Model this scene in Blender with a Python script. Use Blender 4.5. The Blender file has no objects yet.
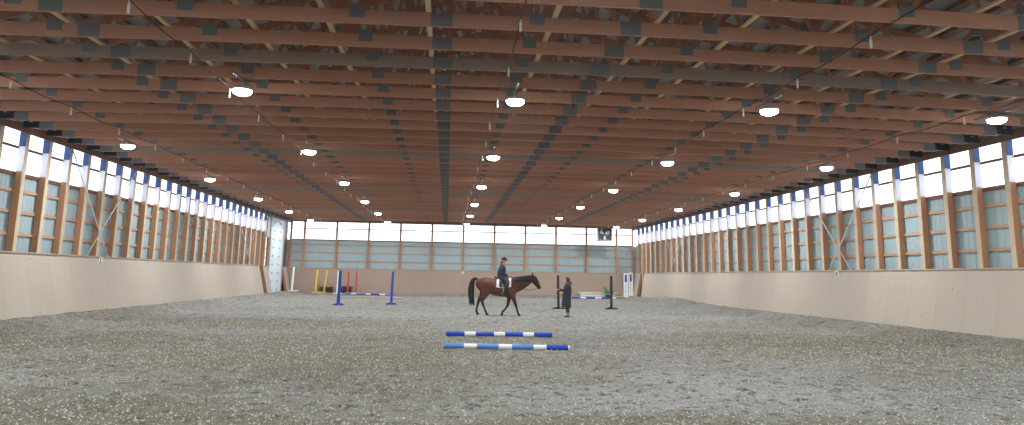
import bpy, bmesh, math, random
import numpy as np
from mathutils import Vector, Matrix, noise
random.seed(7); rng = np.random.default_rng(7)
sc = bpy.context.scene; COL = sc.collection
PI = math.pi
HAZE = .0007

# ------------------------------------------------------------------ helpers
class MB:
    def __init__(s): s.v = []; s.f = []; s.m = []
    def add(s, vs, fs, mi=0):
        b = len(s.v); s.v += [tuple(p) for p in vs]
        s.f += [tuple(b + i for i in f) for f in fs]; s.m += [mi] * len(fs); return s
    def box(s, x0, x1, y0, y1, z0, z1, mi=0):
        return s.add([(x0,y0,z0),(x1,y0,z0),(x1,y1,z0),(x0,y1,z0),(x0,y0,z1),(x1,y0,z1),(x1,y1,z1),(x0,y1,z1)],
              [(0,3,2,1),(4,5,6,7),(0,1,5,4),(1,2,6,5),(2,3,7,6),(3,0,4,7)], mi)
    def beam(s, a, b, w, h, up=(0,0,1), mi=0):
        a, b = Vector(a), Vector(b); t = (b - a).normalized(); up = Vector(up)
        sd = t.cross(up)
        if sd.length < 1e-4: sd = t.cross(Vector((1,0,0)))
        sd.normalize(); u = sd.cross(t)
        c = [(-w/2,-h/2),(w/2,-h/2),(w/2,h/2),(-w/2,h/2)]
        vs = [a + sd*p + u*q for p,q in c] + [b + sd*p + u*q for p,q in c]
        return s.add(vs, [(3,2,1,0),(4,5,6,7),(0,1,5,4),(1,2,6,5),(2,3,7,6),(3,0,4,7)], mi)
    def tube(s, pts, rad, n=10, side=(0,1,0), mi=0, caps=True):
        """loft through pts; rad: (side radius, other radius) or number for each"""
        P = [Vector(p) for p in pts]; b = len(s.v); S = Vector(side)
        for i, p in enumerate(P):
            t = (P[min(i+1,len(P)-1)] - P[max(i-1,0)]).normalized()
            a = S - t * S.dot(t)
            if a.length < 0.05: a = Vector((1,0,0)) - t * t.x
            a.normalize(); o = t.cross(a)
            r = rad[i] if isinstance(rad, list) else rad
            r1, r2 = r if isinstance(r, (list, tuple)) else (r, r)
            for k in range(n):
                q = 2*PI*k/n; s.v.append(tuple(p + a*(math.cos(q)*r1) + o*(math.sin(q)*r2)))
        for i in range(len(P)-1):
            for k in range(n):
                k2 = (k+1) % n
                s.f.append((b+i*n+k, b+i*n+k2, b+(i+1)*n+k2, b+(i+1)*n+k)); s.m.append(mi)
        if caps:
            s.f.append(tuple(b+k for k in reversed(range(n)))); s.m.append(mi)
            s.f.append(tuple(b+(len(P)-1)*n+k for k in range(n))); s.m.append(mi)
        return s
    def ball(s, c, r, n=12, m=8, mi=0):
        rx, ry, rz = r if isinstance(r, (list, tuple)) else (r, r, r); b = len(s.v); c = Vector(c)
        s.v.append((c.x, c.y, c.z - rz))
        for i in range(1, m):
            a = -PI/2 + PI*i/m
            for k in range(n):
                q = 2*PI*k/n; s.v.append((c.x + rx*math.cos(a)*math.cos(q), c.y + ry*math.cos(a)*math.sin(q), c.z + rz*math.sin(a)))
        s.v.append((c.x, c.y, c.z + rz)); top = len(s.v) - 1
        for k in range(n):
            k2 = (k+1) % n
            s.f.append((b, b+1+k2, b+1+k)); s.m.append(mi)
            for i in range(m-2):
                s.f.append((b+1+i*n+k, b+1+i*n+k2, b+1+(i+1)*n+k2, b+1+(i+1)*n+k)); s.m.append(mi)
            s.f.append((top, b+1+(m-2)*n+k, b+1+(m-2)*n+k2)); s.m.append(mi)
        return s
    def mesh(s, name, mats, smooth=False):
        me = bpy.data.meshes.new(name); me.from_pydata(s.v, [], s.f)
        for m in (mats if isinstance(mats, (list, tuple)) else [mats]): me.materials.append(m)
        if any(s.m): me.polygons.foreach_set('material_index', s.m)
        if smooth: me.polygons.foreach_set('use_smooth', [True]*len(me.polygons))
        me.update(); return me
    def build(s, name, mats, parent=None, loc=None, smooth=False):
        return link(name, s.mesh(name, mats, smooth), parent, loc)

def link(name, me, parent=None, loc=None):
    o = bpy.data.objects.new(name, me); COL.objects.link(o)
    if parent is not None: o.parent = parent
    if loc is not None: o.location = loc
    return o
def tag(o, label=None, cat=None, group=None, kind=None):
    if label: o['label'] = label
    if cat: o['category'] = cat
    if group: o['group'] = group
    if kind: o['kind'] = kind
    return o
def empty(name, loc=(0,0,0), rz=0):
    o = bpy.data.objects.new(name, None); COL.objects.link(o); o.location = loc; o.rotation_euler = (0,0,rz)
    o.empty_display_size = .2; return o
def copy_tree(root, loc):
    r = root.copy(); COL.objects.link(r); r.location = loc
    for ch in list(root.children):
        c = ch.copy(); COL.objects.link(c); c.parent = r
        for g in list(ch.children):
            d = g.copy(); COL.objects.link(d); d.parent = c
    return r
def remesh(mb, name, mats, voxel, it=4, parent=None, rule=None):
    """one continuous skin over the lofts gathered in mb"""
    me = mb.mesh(name + '_rough', []); o = bpy.data.objects.new('rough', me); COL.objects.link(o)
    m = o.modifiers.new('r', 'REMESH'); m.mode = 'VOXEL'; m.voxel_size = voxel; m.use_smooth_shade = True
    if it:
        q = o.modifiers.new('s', 'SMOOTH'); q.factor = .5; q.iterations = it
    dg = bpy.context.evaluated_depsgraph_get(); dg.update()
    out = bpy.data.meshes.new_from_object(o.evaluated_get(dg)); out.name = name
    bpy.data.objects.remove(o); bpy.data.meshes.remove(me)
    out.materials.clear()
    for k in mats: out.materials.append(k)
    if rule: out.polygons.foreach_set('material_index', [rule(p.center) for p in out.polygons])
    out.polygons.foreach_set('use_smooth', [True]*len(out.polygons)); out.update()
    return link(name, out, parent)
ONES = ['','first','second','third','fourth','fifth','sixth','seventh','eighth','ninth','tenth','eleventh','twelfth','thirteenth','fourteenth','fifteenth','sixteenth','seventeenth','eighteenth','nineteenth']
def nth(n):
    if n < 20: return ONES[n]
    t = {2:'twent',3:'thirt',4:'fort',5:'fift'}[n//10]
    return t + 'ieth' if n % 10 == 0 else t + 'y-' + ONES[n % 10]

# ------------------------------------------------------------------ materials
def C(r, g, b): # sRGB 0-255 -> linear
    return tuple(((c/255)/12.92 if c/255 <= .04045 else ((c/255+.055)/1.055)**2.4) for c in (r,g,b)) + (1,)
def mat(name, col, rough=.6, var=.12, scale=8., stretch=(1,1,1), metal=0, bump=0., bscale=40., rand=.12, spec=.4, dark=None):
    m = bpy.data.materials.new(name); m.use_nodes = True; nt = m.node_tree; N = nt.nodes; L = nt.links
    b = N['Principled BSDF']; b.inputs['Roughness'].default_value = rough; b.inputs['Metallic'].default_value = metal
    b.inputs['Specular IOR Level'].default_value = spec
    tc = N.new('ShaderNodeTexCoord'); mp = N.new('ShaderNodeMapping'); mp.inputs['Scale'].default_value = stretch
    L.new(tc.outputs['Object'], mp.inputs['Vector'])
    nz = N.new('ShaderNodeTexNoise'); nz.inputs['Scale'].default_value = scale; nz.inputs['Detail'].default_value = 4
    L.new(mp.outputs['Vector'], nz.inputs['Vector'])
    oi = N.new('ShaderNodeObjectInfo')
    ma = N.new('ShaderNodeMath'); ma.operation = 'MULTIPLY_ADD'; L.new(nz.outputs['Fac'], ma.inputs[0]); ma.inputs[1].default_value = 2*var; ma.inputs[2].default_value = 1 - var
    mb_ = N.new('ShaderNodeMath'); mb_.operation = 'MULTIPLY_ADD'; L.new(oi.outputs['Random'], mb_.inputs[0]); mb_.inputs[1].default_value = 2*rand; mb_.inputs[2].default_value = -rand
    ad = N.new('ShaderNodeMath'); ad.operation = 'ADD'; L.new(ma.outputs[0], ad.inputs[0]); L.new(mb_.outputs[0], ad.inputs[1])
    mx = N.new('ShaderNodeMix'); mx.data_type = 'RGBA'; mx.blend_type = 'MULTIPLY'; mx.inputs['Factor'].default_value = 1
    mx.inputs['A'].default_value = col; L.new(ad.outputs[0], mx.inputs['B']); L.new(mx.outputs['Result'], b.inputs['Base Color'])
    if bump:
        n2 = N.new('ShaderNodeTexNoise'); n2.inputs['Scale'].default_value = bscale; n2.inputs['Detail'].default_value = 3; L.new(mp.outputs['Vector'], n2.inputs['Vector'])
        bp = N.new('ShaderNodeBump'); bp.inputs['Strength'].default_value = bump; bp.inputs['Distance'].default_value = .01
        L.new(n2.outputs['Fac'], bp.inputs['Height']); L.new(bp.outputs['Normal'], b.inputs['Normal'])
    return m
def glow(name, col, s):
    m = bpy.data.materials.new(name); m.use_nodes = True; b = m.node_tree.nodes['Principled BSDF']
    b.inputs['Base Color'].default_value = (.8,.8,.8,1); b.inputs['Emission Color'].default_value = col; b.inputs['Emission Strength'].default_value = s
    return m

M = {}
M['truss'] = mat('truss_wood', C(195,143,117), .75, .14, 1.4, (1,6,6), bump=.15, bscale=20)
M['truss_grey'] = mat('weathered_truss_wood', C(168,148,134), .8, .14, 1.4, (1,6,6))
M['brace'] = mat('pale_brace_wood', C(222,190,152), .7, .14, 3, (6,1,6))
M['web'] = mat('shaded_web_wood', C(176,124,98), .75, .2, 1.4, (4,4,4))  # webs and top chords darker than bottom chords: attic shade put into the colour
M['purlin'] = mat('shaded_purlin_wood', C(122,92,76), .8, .15, 3, (6,1,6))  # purlins toned down too, to deepen the shade above the chords
M['face'] = mat('lamp_lit_post_wood', C(216,196,170), .65, .1, 2.0, (8,8,1))  # post wood with the lamp light painted in as a paler tone
M['post'] = mat('post_wood', C(190,136,98), .65, .16, 2.0, (8,8,1), bump=.15, bscale=20)
M['girt'] = mat('girt_wood', C(196,160,132), .7, .12, 3, (1,1,8))
M['rail'] = mat('rail_wood', C(120,86,68), .7, .15, 3)
M['galv'] = mat('galvanised_plate', C(128,130,130), .5, .12, 12, metal=.15, rand=.06)
M['strap'] = mat('galvanised_strap', C(176,182,184), .45, .1, 12, metal=.4)
M['dark_steel'] = mat('dark_steel', C(34,38,46), .5, .2, 12)
M['roof'] = mat('roof_steel', C(150,152,152), .5, .1, 2)
M['clad'] = mat('steel_cladding', C(170,192,198), .45, .05, .8, spec=.35, rand=0)
M['pale'] = mat('glare_plate', C(226,222,232), .4, .05, 6)  # pale tone for window glare washing over the post sides
M['blue'] = mat('blue_plate', C(38,72,132), .5, .12, 6)
M['jblue'] = mat('blue_paint', C(28,72,188), .45, .12, 10)
M['fblue'] = mat('faded_blue_paint', C(92,142,214), .5, .18, 14)
M['white'] = mat('white_paint', C(246,246,242), .5, .05, 10)
M['yellow'] = mat('yellow_paint', C(238,204,52), .5, .1, 10)
M['red'] = mat('red_paint', C(214,56,66), .5, .1, 10)
M['black'] = mat('black_paint', C(38,42,54), .5, .15, 10)
M['door'] = mat('door_steel', C(226,240,250), .4, .04, 2, rand=.0)
M['rubber'] = mat('black_hose', C(30,30,32), .6, .1, 10)
M['plastic'] = mat('white_plastic', C(236,236,232), .4, .03, 10)
M['housing'] = mat('lamp_housing', C(170,172,176), .5, .1, 8)
M['lens'] = glow('lamp_lens', (.98,.99,1,1), 30.)
M['hide'] = None

def wood_board(name, c1, c2, axis):
    """plywood sheets: tint changes from sheet to sheet, thin dark seams"""
    m = bpy.data.materials.new(name); m.use_nodes = True; nt = m.node_tree; N = nt.nodes; L = nt.links
    b = N['Principled BSDF']; b.inputs['Roughness'].default_value = .7; b.inputs['Specular IOR Level'].default_value = .25
    tc = N.new('ShaderNodeTexCoord'); sp = N.new('ShaderNodeSeparateXYZ'); L.new(tc.outputs['Object'], sp.inputs[0])
    d = N.new('ShaderNodeMath'); d.operation = 'DIVIDE'; L.new(sp.outputs[axis], d.inputs[0]); d.inputs[1].default_value = 1.2192
    fl = N.new('ShaderNodeMath'); fl.operation = 'FLOOR'; L.new(d.outputs[0], fl.inputs[0])
    wn = N.new('ShaderNodeTexWhiteNoise'); wn.noise_dimensions = '1D'; L.new(fl.outputs[0], wn.inputs['W'])
    fr = N.new('ShaderNodeMath'); fr.operation = 'FRACT'; L.new(d.outputs[0], fr.inputs[0])
    sm = N.new('ShaderNodeMath'); sm.operation = 'LESS_THAN'; L.new(fr.outputs[0], sm.inputs[0]); sm.inputs[1].default_value = .005
    mp = N.new('ShaderNodeMapping'); mp.inputs['Scale'].default_value = (3,3,.4); L.new(tc.outputs['Object'], mp.inputs['Vector'])
    nz = N.new('ShaderNodeTexNoise'); nz.inputs['Scale'].default_value = 3; nz.inputs['Detail'].default_value = 5; L.new(mp.outputs[0], nz.inputs['Vector'])
    ad = N.new('ShaderNodeMath'); ad.operation = 'MULTIPLY_ADD'; L.new(wn.outputs['Value'], ad.inputs[0]); ad.inputs[1].default_value = .3
    n2 = N.new('ShaderNodeMath'); n2.operation = 'MULTIPLY'; L.new(nz.outputs['Fac'], n2.inputs[0]); n2.inputs[1].default_value = .6
    L.new(n2.outputs[0], ad.inputs[2])
    mx = N.new('ShaderNodeMix'); mx.data_type = 'RGBA'; mx.inputs['A'].default_value = c1; mx.inputs['B'].default_value = c2; L.new(ad.outputs[0], mx.inputs['Factor'])
    m2 = N.new('ShaderNodeMix'); m2.data_type = 'RGBA'; L.new(mx.outputs['Result'], m2.inputs['A']); m2.inputs['B'].default_value = tuple(c*.55 for c in c1[:3]) + (1,)
    L.new(sm.outputs[0], m2.inputs['Factor'])
    # small scattered knots
    vo = N.new('ShaderNodeTexVoronoi'); vo.inputs['Scale'].default_value = 2.2; L.new(tc.outputs['Object'], vo.inputs['Vector'])
    kn = N.new('ShaderNodeMath'); kn.operation = 'LESS_THAN'; L.new(vo.outputs['Distance'], kn.inputs[0]); kn.inputs[1].default_value = .05
    m3 = N.new('ShaderNodeMix'); m3.data_type = 'RGBA'; L.new(m2.outputs['Result'], m3.inputs['A']); m3.inputs['B'].default_value = tuple(c*.5 for c in c1[:3]) + (1,)
    L.new(kn.outputs[0], m3.inputs['Factor']); L.new(m3.outputs['Result'], b.inputs['Base Color'])
    return m
M['ply_y'] = wood_board('plywood_side', C(186,176,161), C(200,190,176), 'Y')
M['ply_x'] = wood_board('plywood_back', C(164,144,128), C(176,157,141), 'X')
M['cap'] = mat('cap_board', C(196,178,156), .7, .1, 3)
M['end'] = mat('end_board', C(160,106,74), .7, .15, 3)

def pane_mat():
    m = bpy.data.materials.new('clear_panel'); m.use_nodes = True; nt = m.node_tree; N = nt.nodes; L = nt.links
    N.remove(N['Principled BSDF']); out = N['Material Output']
    t = N.new('ShaderNodeBsdfTransparent'); t.inputs[0].default_value = (.93,.95,.97,1)
    g = N.new('ShaderNodeBsdfTranslucent'); g.inputs[0].default_value = (.9,.92,.95,1)
    gl = N.new('ShaderNodeBsdfGlossy'); gl.inputs['Roughness'].default_value = .15
    a = N.new('ShaderNodeMixShader'); a.inputs[0].default_value = .35; L.new(t.outputs[0], a.inputs[1]); L.new(g.outputs[0], a.inputs[2])
    c = N.new('ShaderNodeMixShader'); c.inputs[0].default_value = .05; L.new(a.outputs[0], c.inputs[1]); L.new(gl.outputs[0], c.inputs[2])
    L.new(c.outputs[0], out.inputs['Surface']); return m
M['pane'] = pane_mat()

def footing_mat():
    m = bpy.data.materials.new('sand_and_chip_footing'); m.use_nodes = True; nt = m.node_tree; N = nt.nodes; L = nt.links
    b = N['Principled BSDF']; b.inputs['Roughness'].default_value = .95; b.inputs['Specular IOR Level'].default_value = .1
    tc = N.new('ShaderNodeTexCoord')
    def nz(s, d=4, r=.55, st=None):
        n = N.new('ShaderNodeTexNoise'); n.inputs['Scale'].default_value = s; n.inputs['Detail'].default_value = d; n.inputs['Roughness'].default_value = r
        if st:
            mp = N.new('ShaderNodeMapping'); mp.inputs['Scale'].default_value = st[0]; mp.inputs['Location'].default_value = st[1]
            L.new(tc.outputs['Object'], mp.inputs[0]); L.new(mp.outputs[0], n.inputs['Vector'])
        else: L.new(tc.outputs['Object'], n.inputs['Vector'])
        return n.outputs['Fac']
    def ramp(f, a, b_):
        r = N.new('ShaderNodeMapRange'); L.new(f, r.inputs[0]); r.inputs[1].default_value = a; r.inputs[2].default_value = b_; return r.outputs[0]
    def mix(f, A, B):
        x = N.new('ShaderNodeMix'); x.data_type = 'RGBA'
        if isinstance(f, float): x.inputs['Factor'].default_value = f
        else: L.new(f, x.inputs['Factor'])
        for k, q in (('A', A), ('B', B)):
            if isinstance(q, tuple): x.inputs[k].default_value = q
            else: L.new(q, x.inputs[k])
        return x.outputs['Result']
    # damp and dry zones: soft ellipses with ragged edges
    wob = N.new('ShaderNodeTexNoise'); wob.inputs['Scale'].default_value = .55; wob.inputs['Detail'].default_value = 5; wob.inputs['Roughness'].default_value = .65
    L.new(tc.outputs['Object'], wob.inputs['Vector'])
    def zone(c, r, acc):
        v = N.new('ShaderNodeVectorMath'); v.operation = 'SUBTRACT'; L.new(tc.outputs['Object'], v.inputs[0]); v.inputs[1].default_value = (c[0], c[1], 0)
        d = N.new('ShaderNodeVectorMath'); d.operation = 'DIVIDE'; L.new(v.outputs[0], d.inputs[0]); d.inputs[1].default_value = (r[0], r[1], 50)
        l = N.new('ShaderNodeVectorMath'); l.operation = 'LENGTH'; L.new(d.outputs[0], l.inputs[0])
        a_ = N.new('ShaderNodeMath'); a_.operation = 'MULTIPLY_ADD'; L.new(wob.outputs['Fac'], a_.inputs[0]); a_.inputs[1].default_value = 3.2; L.new(l.outputs['Value'], a_.inputs[2])
        f = ramp(a_.outputs[0], 3.0, 2.1)
        if acc is None: return f
        m_ = N.new('ShaderNodeMath'); m_.operation = 'MAXIMUM'; L.new(f, m_.inputs[0]); L.new(acc, m_.inputs[1]); return m_.outputs[0]
    damp = None
    for c_, r_ in (((-2.6,15),(5.2,4.6)),((-8.5,17),(3.5,3)),((-5.5,8.6),(4.5,1.6)),((2,7.9),(6,.9)),((10.5,18),(5,5)),((-6,24),(5,2.5))): damp = zone(c_, r_, damp)
    pal = None
    for c_, r_ in (((2.5,31),(9,7)),((3.4,11.2),(2.9,2.2)),((-6,12),(2.6,1.2)),((-9,40),(4,10))): pal = zone(c_, r_, pal)
    dry, wet, lite = C(140,139,134), C(116,112,94), C(166,166,162)
    base = mix(pal, dry, lite); base = mix(damp, base, wet)
    clod = ramp(nz(4.6, 5, .66), .49, .37)
    base = mix(clod, base, C(86,82,68))
    pale = ramp(nz(24., 4, .75), .52, .64)
    pw = N.new('ShaderNodeMath'); pw.operation = 'MULTIPLY'; L.new(pale, pw.inputs[0]); pw.inputs[1].default_value = .55
    base = mix(pw.outputs[0], base, C(186,184,176))
    base = mix(ramp(nz(60., 2, .6), .60, .68), base, C(214,212,204))
    base = mix(ramp(nz(40., 3, .6, ((.7,1,1),(9,4,0))), .58, .72), base, C(72,68,58))
    L.new(base, b.inputs['Base Color'])
    bp = N.new('ShaderNodeBump'); bp.inputs['Strength'].default_value = .9; bp.inputs['Distance'].default_value = .03
    ad = N.new('ShaderNodeMath'); ad.operation = 'ADD'; L.new(nz(14., 5, .7), ad.inputs[0])
    L.new(nz(50., 2, .6), ad.inputs[1]); L.new(ad.outputs[0], bp.inputs['Height']); L.new(bp.outputs['Normal'], b.inputs['Normal'])
    return m
M['footing'] = footing_mat()
M['chip'] = mat('pale_chip', C(206,204,196), .8, .25, 3., rand=0)

# ------------------------------------------------------------------ measures of the hall
SP = 1.2192
XL, XR = -12.08, 14.82            # inner faces of the side wall posts
CX = (XL + XR) / 2                # ridge line
Y0, YB = -4.0, 56.70              # behind the camera, inner face of the back posts
PYS = 20.25                       # one post line; the rest are SP apart
ZK, ZS, ZM, ZH0, ZH1 = 2.04, 4.22, 5.0, 5.40, 5.66
GIRTS = (2.56, 3.18, 3.78)

def smooth(a, b, t):
    t = min(1, max(0, (t - a) / (b - a))); return t*t*(3 - 2*t)
def floor_z(x, y, fine=True):
    z = .26*smooth(1.6, .1, x - (XL + .45)) + .26*smooth(1.6, .1, (XR - .35) - x)
    z = max(z, .20*smooth(2.0, .2, YB - .3 - y))
    z += .22*math.exp(-((x - 14.2)/.9)**2 - ((y - 45)/4.)**2)
    if fine:
        z +=   .024*noise.noise((x*1.1, y*1.1, 0)) + .018*noise.noise((x*3.1, y*2.6, 4)) - .11*max(0, noise.noise((x*2.4, y*2.4, 11)) - .22) + .013*noise.noise((x*7.5, y*7.5, 8))
    return z

# ------------------------------------------------------------------ floor
xs = np.linspace(XL - .5, XR + .5, 380)
ys = [Y0 - .3]
while ys[-1] < YB + .4: ys.append(ys[-1] + max(.05, .0055*max(ys[-1], 0) if ys[-1] > 5 else .14))
nx, ny = len(xs), len(ys)
co = np.array([(x, y, floor_z(x, y)) for y in ys for x in xs], dtype=np.float32)
i = np.arange(nx*ny).reshape(ny, nx)
q = np.stack([i[:-1,:-1], i[:-1,1:], i[1:,1:], i[1:,:-1]], -1).reshape(-1, 4)
me = bpy.data.meshes.new('floor'); me.from_pydata(co.tolist(), [], q.tolist()); me.materials.append(M['footing'])
me.polygons.foreach_set('use_smooth', [True]*len(me.polygons))
FLOOR = tag(link('floor', me), 'grey sand and wood chip riding surface of the whole hall', kind='structure')

# loose pale chips and fibres strewn all over the footing
nC = 150000
cx = rng.uniform(XL + .6, XR - .5, nC); cy = rng.uniform(6.5, 56, nC)
cz = np.array([floor_z(a, b) for a, b in zip(cx, cy)])
ang = rng.uniform(0, 2*PI, nC); L1 = rng.uniform(.005, .018, nC); W1 = rng.uniform(.003, .008, nC); tl = rng.uniform(-.5, .5, (nC, 2))
vv = []
for sx, sy in ((-1,-1),(1,-1),(1,1),(-1,1)):
    dx = sx*L1*np.cos(ang) - sy*W1*np.sin(ang); dy = sx*L1*np.sin(ang) + sy*W1*np.cos(ang)
    vv.append(np.stack([cx + dx, cy + dy, cz + .007 + dx*tl[:,0] + dy*tl[:,1]], -1))
vv = np.stack(vv, 1).reshape(-1, 3)
me = bpy.data.meshes.new('wood_chips'); me.from_pydata(vv.tolist(), [], np.arange(nC*4).reshape(-1, 4).tolist()); me.materials.append(M['chip'])
tag(link('wood_chips', me, FLOOR), 'pale wood chips and fibres strewn over the sand', kind='stuff')

# small clods and matted lumps lying on the surface
M['clod'] = mat('clod', C(138,134,122), .95, .25, 2., rand=0); M['tuft'] = mat('pale_tuft', C(182,180,172), .9, .2, 2., rand=0)
for nm, mt_, n_, lb in (('clods', 'clod', 9000, 'darker damp clods lying on the sand'), ('fibre_tufts', 'tuft', 20000, 'pale matted fibre tufts lying on the sand')):
    mb = MB(); qx = rng.uniform(XL + .7, XR - .6, n_); qy = rng.uniform(7, 56, n_); qa = rng.uniform(0, PI, n_); qr = rng.uniform(.012, .034, n_)*(1 if nm == 'clods' else .7); qh = rng.uniform(.012, .042, n_)*(1 if nm == 'fibre_tufts' else .55)
    for k in range(n_):
        ca, sa, r_ = math.cos(qa[k]), math.sin(qa[k]), qr[k]; z = floor_z(qx[k], qy[k]) - .006; v = []
        for f, h in ((1, 0), (.62, qh[k])):
            for a_, b_ in ((-1,-.6),(.2,-.9),(1,-.3),(.7,.7),(-.5,.8)): v.append((qx[k] + f*r_*(a_*ca - b_*sa), qy[k] + f*r_*(a_*sa + b_*ca), z + h*(1 + .3*a_)))
        mb.add(v, [(0,1,6,5),(1,2,7,6),(2,3,8,7),(3,4,9,8),(4,0,5,9),(5,6,7,8,9)])
    tag(mb.build(nm, M[mt_], FLOOR), lb, kind='stuff')

# ------------------------------------------------------------------ walls
def ribbed(a0, a1, z0, z1, place, step=.2286):
    """steel sheet with a raised rib every step; place(a, depth, z) -> point"""
    mb = MB(); prof = []; a = a0
    while a < a1:
        for da, d in ((0,0),(step*.74,0),(step*.83,-.011),(step*.89,-.011),(step*.98,0)): prof.append((min(a+da, a1), d))
        a += step
    prof.append((a1, 0))
    for p, d in prof: mb.v += [place(p, d, z0), place(p, d, z1)]
    for k in range(len(prof) - 1): mb.f.append((2*k, 2*k+2, 2*k+3, 2*k+1)); mb.m.append(0)
    return mb
def side_wall(name, X, s, yend, label):
    # s = +1: outwards is +x
    place = lambda a, d, z: (X + s*.25 - s*d, a, z)
    low = ribbed(Y0, yend, -.1, ZS + .02, place)
    w = low.build(name, M['clad']); tag(w, label, kind='structure')
    up = ribbed(Y0, YB + .3, ZH0 + .16, 6.25, place); up.build('upper_cladding', M['clad'], w)
    for z in GIRTS: MB().box(X + s*.195, X + s*.235, Y0, yend, z - .045, z + .045).build('girt', M['girt'], w)
    return w
WL = side_wall('wall_left', XL, -1, 50.5, 'pale blue ribbed steel side wall with the big white door at its far end')
WR = side_wall('wall_right', XR, 1, YB + .3, 'pale blue ribbed steel side wall unbroken to the far corner')
placeb = lambda a, d, z: (a, YB + .2 + d*-1, z)
WB = ribbed(XL - .3, XR + .3, -.1, 4.14, placeb).build('wall_back', M['clad']); tag(WB, 'pale blue ribbed steel back wall behind horse and rider', kind='structure')
for z in (2.54, 3.19, 3.78): MB().box(XL - .1, XR + .1, YB + .145, YB + .185, z - .045, z + .045).build('girt', M['girt'], WB)
ZR0, ZR1 = 6.0, 9.95
def gable(y): return MB().add([(XL-.3,y,5.62),(XR+.3,y,5.62),(XR+.3,y,ZR0+.2),(CX,y,ZR1+.4),(XL-.3,y,ZR0+.2)], [(0,1,2,3,4)])
gable(YB + .19).build('gable_cladding', M['clad'], WB)
WF = ribbed(XL - .2, XR + .2, -.1, 5.7, lambda a, d, z: (a, Y0 - d*-1, z)).build('wall_front', M['clad']); tag(WF, 'ribbed steel wall behind the camera', kind='structure')
gable(Y0).build('gable_cladding', M['clad'], WF)

# kick boards: leaning plywood with a cap
def kick(name, pts, m, cap, ends, label):
    o = MB().add(pts[0], pts[1]).build(name, m); tag(o, label, kind='structure')
    cap.build('cap', M['cap'], o)
    for e in ends: e.build('end_board', M['end'], o)
    return o
def prism(p, q): # two quads, same order
    return (p + q, [(0,1,2,3),(7,6,5,4),(0,4,5,1),(1,5,6,2),(2,6,7,3),(3,7,4,0)])
def slab(Xt, Xb, t, ya, yb, z0=-.1, z1=2.02): # leaning slab, t = thickness outwards
    return prism([(Xb,ya,z0),(Xt,ya,z1),(Xt+t,ya,z1),(Xb+t,ya,z0)], [(Xb,yb,z0),(Xt,yb,z1),(Xt+t,yb,z1),(Xb+t,yb,z0)])
XKL, XKLb, XKR, XKRb = XL + .03, XL + .535, XR - .03, XR - .42
def endface(Xt, Xb, t, ya): return MB().add(*slab(Xt, Xb, t, ya - .04, ya - .003))
kb = MB().add(*slab(XKL, XKLb, -.025, Y0+.05, 48.2)).add(*slab(XKL, XKLb, -.025, 49.1, 50.42)).add(*slab(XKL, XKLb, -.025, 55.05, 56.3))
KL = kick('baseboard_left', (kb.v, kb.f), M['ply_y'], MB().box(XL+.005, XL+.075, Y0+.05, 48.25, 2.02, 2.055).box(XL+.005, XL+.075, 49.06, 50.42, 2.02, 2.055),
     [endface(XKL, XKLb, -.25, 49.1), endface(XKL, XKLb, -.18, 55.05)], 'pale plywood kick wall leaning along the side with the white door')
kb = MB().add(*slab(XKR, XKRb, .025, Y0+.05, 53.6)).add(*slab(XKR, XKRb, .025, 54.7, 56.3))
KR = kick('baseboard_right', (kb.v, kb.f), M['ply_y'], MB().box(XR-.075, XR-.005, Y0+.05, 53.63, 2.02, 2.055).box(XR-.075, XR-.005, 54.66, 56.3, 2.02, 2.055),
     [endface(XKR, XKRb, .2, 54.7)], 'pale plywood kick wall leaning along the side without a door')
def slabb(Yt, Yb, t, xa, xb, z0=-.1, z1=1.98):
    return prism([(xa,Yb,z0),(xa,Yt,z1),(xa,Yt+t,z1),(xa,Yb+t,z0)], [(xb,Yb,z0),(xb,Yt,z1),(xb,Yt+t,z1),(xb,Yb+t,z0)])
kick('baseboard_back', slabb(YB-.03, YB-.40, .025, XL+.02, XR-.02), M['ply_x'], MB().box(XL+.02, XR-.02, YB-.075, YB-.005, 1.98, 2.015), [], 'tan plywood kick wall along the far end below the ribbed steel')

# header beams at the eaves
n_trim = 0
for p, lb in (((XL, XL+.04, Y0, YB, ZH0, ZH1), 'brown timber eave beam above the side windows and the white door'), ((XR-.04, XR, Y0, YB, ZH0, ZH1), 'brown timber eave beam above the side windows opposite the white door'),
          ((XL+.05, XR-.05, YB-.04, YB, 5.50, 5.72), 'brown timber beam above the back windows')):
    n_trim += 1; tag(MB().box(*p).build('trim_%d' % n_trim, M['rail']), lb, kind='structure')

# posts
def side_post(X, s):
    r = empty('timber_post')
    a, b = sorted((s*.02, s*.19)); MB().box(a, b, -.08, .08, -.05, ZH1-.01).build('shaft', M['post'], r)
    a, b = sorted((0, s*.02)); MB().box(a, b, -.08, .08, -.05, ZH0-.002).build('lamp_lit_face', M['face'], r)  # added pale layer: lamp light on the post's inner face, done as colour
    mb = MB(); x0, x1 = sorted((s*.004, s*.192))
    mb.box(x0, x1, -.088, -.081, ZM+.03, ZH0+.1); mb.box(x0, x1, .081, .088, ZM+.03, ZH0+.1)
    wb = MB().box(x0, x1, -.088, -.081, ZS+.09, ZM+.026).box(x0, x1, .081, .088, ZS+.09, ZM+.026)  # added pale plates paint the window glare onto the post sides
    tag(wb.build('glare_plate', M['pale'], r), 'pale plate carrying window glare between the window rails')
    tag(mb.build('blue_plate', M['blue'], r), 'blue plate near the top')
    return r
def place_posts(X, s, ks, side, opp):
    src = None; ks = list(ks)
    for n, k in enumerate(reversed(ks)):
        loc = (X, PYS + k*SP, 0)
        if src is None: src = side_post(X, s); o = src; o.location = loc
        else: o = copy_tree(src, loc)
        tag(o, 'brown timber post on %s, %s from the far corner' % (side, nth(n+1)), 'post', 'wall posts on ' + side)
KSL = range(-8, 25); KSR = range(-8, 30)
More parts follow.
